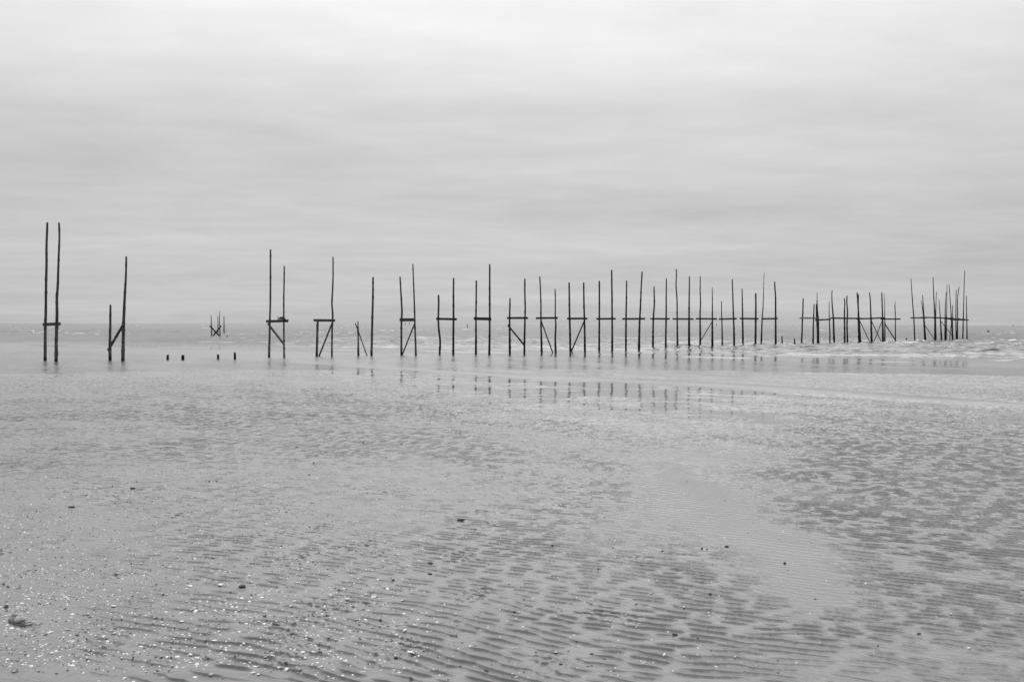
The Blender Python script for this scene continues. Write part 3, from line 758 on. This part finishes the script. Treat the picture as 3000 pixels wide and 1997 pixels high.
LUMPS = [
 ('beach_stone', 'black wedge-shaped stone just behind the crusted stone', 19, 1778, 16, STONE, (1, .8, .7)),
 ('beach_stone', 'dark pebble with a pale cap at the bottom left edge', 42, 1966, 21, CRUST, (1, .8, .7)),
 ('mussel_clump', 'black mussel clump with white shells stuck to it', 709, 1720, 24, MUSSEL, (1, .7, .55)),
 ('driftwood_chip', 'flat black driftwood chip lying among near ripples', 807, 1829, 26, STONE, (1, .35, .25)),
 ('crab_claw', 'upright dark crab remains near the bottom left', 689, 1925, 9, MUSSEL, (.8, .6, 1)),
 ('driftwood_lump', 'long dark driftwood lump on the shelly left sand', 210, 1486, 21, STONE, (1, .5, .38)),
 ('mussel_clump', 'bristly dark mussel clump behind the driftwood lump', 389, 1431, 18, MUSSEL, (1, .6, .45)),
 ('beach_stone', 'smooth dark half-buried stone alone in mid flat', 1350, 1524, 24, STONE, (1, .7, .42)),
 ('mussel_clump', 'dark mussel clump in front of the half-buried stone', 1261, 1651, 14, MUSSEL, (1, .7, .6)),
 ('beach_stone', 'dark arched stone just below the small mussel clump', 1260, 1681, 14, STONE, (1, .7, .45)),
 ('beach_stone', 'dark round stone at the end of a row of shells in near ripples', 1152, 1700, 10, STONE, (1, .8, .8)),
 ('wood_splinter', 'pointed black splinter standing right of mid flat', 1618, 1599, 9, STONE, (.9, .6, .9)),
 ('beach_stone', 'squarish black stone among near ripples above the shell row', 994, 1729, 15, STONE, (1, .7, .5)),
 ('beach_stone', 'flat black stone at the very bottom of the near ripples', 1425, 1965, 15, STONE, (1, .7, .45)),
 ('beach_stone', 'dark flat pebble right of the gaping mussel', 1734, 1915, 13, STONE, (1, .7, .45)),
 ('mussel_clump', 'gaping dark mussel with a white shell beside it', 1643, 1946, 15, MUSSEL, (1, .6, .5)),
 ('beach_stone', 'dark arched pebble in the near shell row', 1115, 1818, 12, STONE, (1, .7, .6)),
 ('beach_stone', 'dark tilted stone low on the near rippled sand', 938, 1911, 13, STONE, (1, .7, .6)),
 ('beach_stone', 'pale grey pebble on smooth wet sand', 1833, 1803, 10, SHELL_G, (1, .8, .8)),
 ('beach_stone', 'small dark pebble left of the pale grey pebble', 1796, 1796, 9, STONE, (1, .8, .6)),
 ('mussel_clump', 'open black mussel pair on the near right sand', 1977, 1859, 19, MUSSEL, (1, .5, .42)),
 ('beach_stone', 'dark flat stone alone on the near right sand', 2692, 1856, 15, STONE, (1, .6, .4)),
 ('beach_stone', 'dark stone, rightmost of a loose row of three', 2129, 1601, 14, STONE, (1, .6, .5)),
 ('beach_stone', 'dark stone, leftmost of a loose row of three', 2056, 1606, 8, STONE, (1, .7, .6)),
 ('beach_stone', 'dark stone, middle of a loose row of three', 2071, 1608, 7, STONE, (1, .7, .5)),
 ('beach_stone', 'dark stone mirrored in the smooth pool', 2299, 1650, 10, STONE, (1, .7, .7)),
 ('beach_stone', 'pale-flecked stone left of the smooth pool', 1983, 1664, 12, CRUST, (1, .8, .7)),
 ('beach_stone', 'dark stone on wet sand below the pale-flecked stone', 2081, 1740, 9, STONE, (1, .7, .8)),
 ('beach_stone', 'dark small stone near the right edge in ripples', 2857, 1753, 8, STONE, (1, .7, .6)),
 ('beach_stone', 'black speck-like stone below the ripples at lower right', 2572, 1891, 7, STONE, (1, .7, .6)),
 ('beach_stone', 'left of two dark stones side by side in mid left', 613, 1410, 9, STONE, (1, .7, .5)),
 ('beach_stone', 'right of two dark stones side by side in mid left', 634, 1410, 10, STONE, (1, .7, .5)),
 ('beach_stone', 'dark stone with a white shell rim in the shallow left film', 870, 1311, 12, STONE, (1, .7, .4)),
 ('beach_stone', 'upright black stone below the rimmed stone', 919, 1357, 6, STONE, (1, .8, 1)),
 ('beach_stone', 'flat black stone below the upright black stone', 906, 1391, 9, STONE, (1, .7, .4)),
 ('driftwood_lump', 'long flat dark lump on the far left wet sand', 78, 1134, 9, STONE, (1, .5, .25)),
 ('beach_stone', 'dark stone in the middle of the left flat', 471, 1314, 8, STONE, (1, .7, .5)),
 ('beach_stone', 'dark stone right of the driftwood lump', 518, 1467, 8, STONE, (1, .7, .6)),
 ('beach_stone', 'dark round stone at the edge of the wet film', 1064, 1297, 8, STONE, (1, .7, .6)),
 ('beach_stone', 'small dark stone in the film under the deep-barred frame reflection', 1348, 1268, 7, STONE, (1, .7, .5)),
 ('beach_stone', 'dark stone between pool and ripples in mid flat', 1471, 1396, 6, STONE, (1, .7, .7)),
 ('beach_stone', 'pair-like dark stone right of the round film stone', 1176, 1302, 10, STONE, (1, .6, .4)),
]
for i, (nm, lab, px, py, w, mt, dm) in enumerate(LUMPS):
    put_lump(nm, lab, {'beach_stone': 'stone', 'mussel_clump': 'mussels', 'driftwood_chip': 'driftwood', 'driftwood_lump': 'driftwood', 'crab_claw': 'crab remains', 'wood_splinter': 'driftwood'}[nm], px, py, w, 20 + i, mt, dm, 0.45)

# uncountable shell grit
def grit(name, n, mat, seed, label, smin, smax, flatz):
    g = np.random.default_rng(seed)
    X = []; Y = []
    while len(X) < n:
        px = np.abs(g.normal(0, 1250, 4000)); py = 1000 + 1000 * g.beta(1.4, 1.1, 4000)
        for a, b in zip(px, py):
            if b < 1140 or a > 3400 or (g.random() > 0.22 and a > 1100 + 300 * g.random()): continue
            gx, gy = ground(a, b); w = (gy / 16.0)            # even over the ground rather than over the picture
            if g.random() < min(1, 0.25 + w): X.append(gx); Y.append(gy)
            if len(X) >= n: break
    X = np.array(X); Y = np.array(Y)
    # cluster some of it
    k = g.random(n) < 0.35
    X = np.where(k, X + 0.10 * np.round(3 * noise(X * 3, Y * 3, 5)), X)
    Zg = np.maximum(sand_height(X, Y), np.where(Y > 6, 0.0, -1))
    S = g.uniform(smin, smax, n) * np.where(g.random(n) < 0.12, 1.5, 1)
    ring = 7; an = np.arange(ring) * 6.28318 / ring
    T = np.concatenate([np.stack([np.cos(an), 0.75 * np.sin(an), 0 * an - 0.15], -1), np.stack([0.62 * np.cos(an), 0.46 * np.sin(an), 0 * an + 0.75 * flatz], -1), [[0, 0.06, flatz]]])
    m = len(T); rot = g.uniform(0, 6.28, n); tl = g.normal(0, 0.25, (n, 2))
    c_, s_ = np.cos(rot)[:, None], np.sin(rot)[:, None]
    jit = 1 + 0.18 * g.normal(size=(n, m))
    tx = T[None, :, 0] * jit; ty = T[None, :, 1] * jit
    P = np.stack([(tx * c_ - ty * s_), (tx * s_ + ty * c_), np.broadcast_to(T[None, :, 2], (n, m)) + tl[:, :1] * tx + tl[:, 1:] * ty], -1) * (S[:, None, None] * 0.5)
    P += np.stack([X, Y, Zg], -1)[:, None, :]
    tri = []
    for j in range(ring):
        j2 = (j + 1) % ring
        tri += [(j, j2, ring + j2), (j, ring + j2, ring + j), (ring + j, ring + j2, 2 * ring)]
    tri = np.array(tri)[None] + (np.arange(n) * m)[:, None, None]
    tag(link(name, mesh_from(name, P.reshape(-1, 3), tri.reshape(-1, 3), mat)), label, None, None, 'stuff')
grit('shell_grit', 5200, SHELL, 3, 'white shell grit strewn over the wet sand', 0.005, 0.015, 0.42)
grit('dark_shell_grit', 3600, MUSSEL, 4, 'dark shell grit strewn over the wet sand', 0.006, 0.019, 0.30)

# ------------------------------------------------------------------ sky and light
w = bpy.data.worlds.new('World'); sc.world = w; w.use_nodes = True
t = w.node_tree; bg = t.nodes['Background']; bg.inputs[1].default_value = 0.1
SUN_EL, SUN_AZ = 42, 2
sky = t.nodes.new('ShaderNodeTexSky'); sky.sky_type = 'NISHITA'; sky.sun_disc = False
sky.sun_elevation = R(SUN_EL); sky.sun_rotation = R(SUN_AZ)
bw = t.nodes.new('ShaderNodeRGBToBW'); t.links.new(sky.outputs[0], bw.inputs[0])
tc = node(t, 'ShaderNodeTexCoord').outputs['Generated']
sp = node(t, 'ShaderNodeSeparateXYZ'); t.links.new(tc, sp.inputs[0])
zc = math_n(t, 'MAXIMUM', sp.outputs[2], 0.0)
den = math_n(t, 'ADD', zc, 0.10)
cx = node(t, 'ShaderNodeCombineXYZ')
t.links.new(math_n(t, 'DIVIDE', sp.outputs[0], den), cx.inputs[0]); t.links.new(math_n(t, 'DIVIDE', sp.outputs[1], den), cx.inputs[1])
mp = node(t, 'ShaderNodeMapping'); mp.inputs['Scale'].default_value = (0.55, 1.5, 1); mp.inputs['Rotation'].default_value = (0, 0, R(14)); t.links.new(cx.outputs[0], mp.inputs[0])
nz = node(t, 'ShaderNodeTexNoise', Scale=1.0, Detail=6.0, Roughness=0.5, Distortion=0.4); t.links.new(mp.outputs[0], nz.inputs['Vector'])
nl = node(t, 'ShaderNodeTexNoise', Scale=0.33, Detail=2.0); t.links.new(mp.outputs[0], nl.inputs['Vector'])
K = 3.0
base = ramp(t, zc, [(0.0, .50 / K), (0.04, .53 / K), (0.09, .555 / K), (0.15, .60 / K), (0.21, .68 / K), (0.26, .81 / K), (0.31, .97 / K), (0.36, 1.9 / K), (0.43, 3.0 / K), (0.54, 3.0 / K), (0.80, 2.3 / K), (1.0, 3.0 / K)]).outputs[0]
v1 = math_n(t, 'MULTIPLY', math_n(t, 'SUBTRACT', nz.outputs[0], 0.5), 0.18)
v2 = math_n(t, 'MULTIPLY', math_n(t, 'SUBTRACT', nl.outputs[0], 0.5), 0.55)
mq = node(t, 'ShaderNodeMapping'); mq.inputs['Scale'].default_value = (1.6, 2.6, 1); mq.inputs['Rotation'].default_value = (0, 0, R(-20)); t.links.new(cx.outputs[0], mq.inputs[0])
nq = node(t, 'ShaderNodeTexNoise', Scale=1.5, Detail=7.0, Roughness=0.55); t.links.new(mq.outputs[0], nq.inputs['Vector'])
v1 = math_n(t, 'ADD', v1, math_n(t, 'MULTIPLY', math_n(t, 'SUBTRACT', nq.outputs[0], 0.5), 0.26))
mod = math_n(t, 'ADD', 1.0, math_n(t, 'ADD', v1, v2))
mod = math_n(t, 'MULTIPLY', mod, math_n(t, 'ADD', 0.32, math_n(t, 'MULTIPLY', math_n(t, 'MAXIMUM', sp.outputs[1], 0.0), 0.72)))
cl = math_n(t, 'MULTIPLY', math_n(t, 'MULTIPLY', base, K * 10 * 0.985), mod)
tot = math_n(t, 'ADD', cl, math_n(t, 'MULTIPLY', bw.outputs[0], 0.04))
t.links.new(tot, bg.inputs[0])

sd = bpy.data.lights.new('sun', 'SUN'); sd.energy = 0.5; sd.angle = R(68)
so = bpy.data.objects.new('sun', sd); C.objects.link(so)
dirv = Vector((math.sin(R(SUN_AZ)) * math.cos(R(SUN_EL)), math.cos(R(SUN_AZ)) * math.cos(R(SUN_EL)), math.sin(R(SUN_EL))))
so.rotation_euler = dirv.to_track_quat('Z', 'Y').to_euler(); so.location = dirv * 50

sc.view_settings.view_transform = 'Standard'; sc.view_settings.look = 'None'
sc.view_settings.exposure = 0; sc.view_settings.gamma = 1
sc.cycles.max_bounces = 5
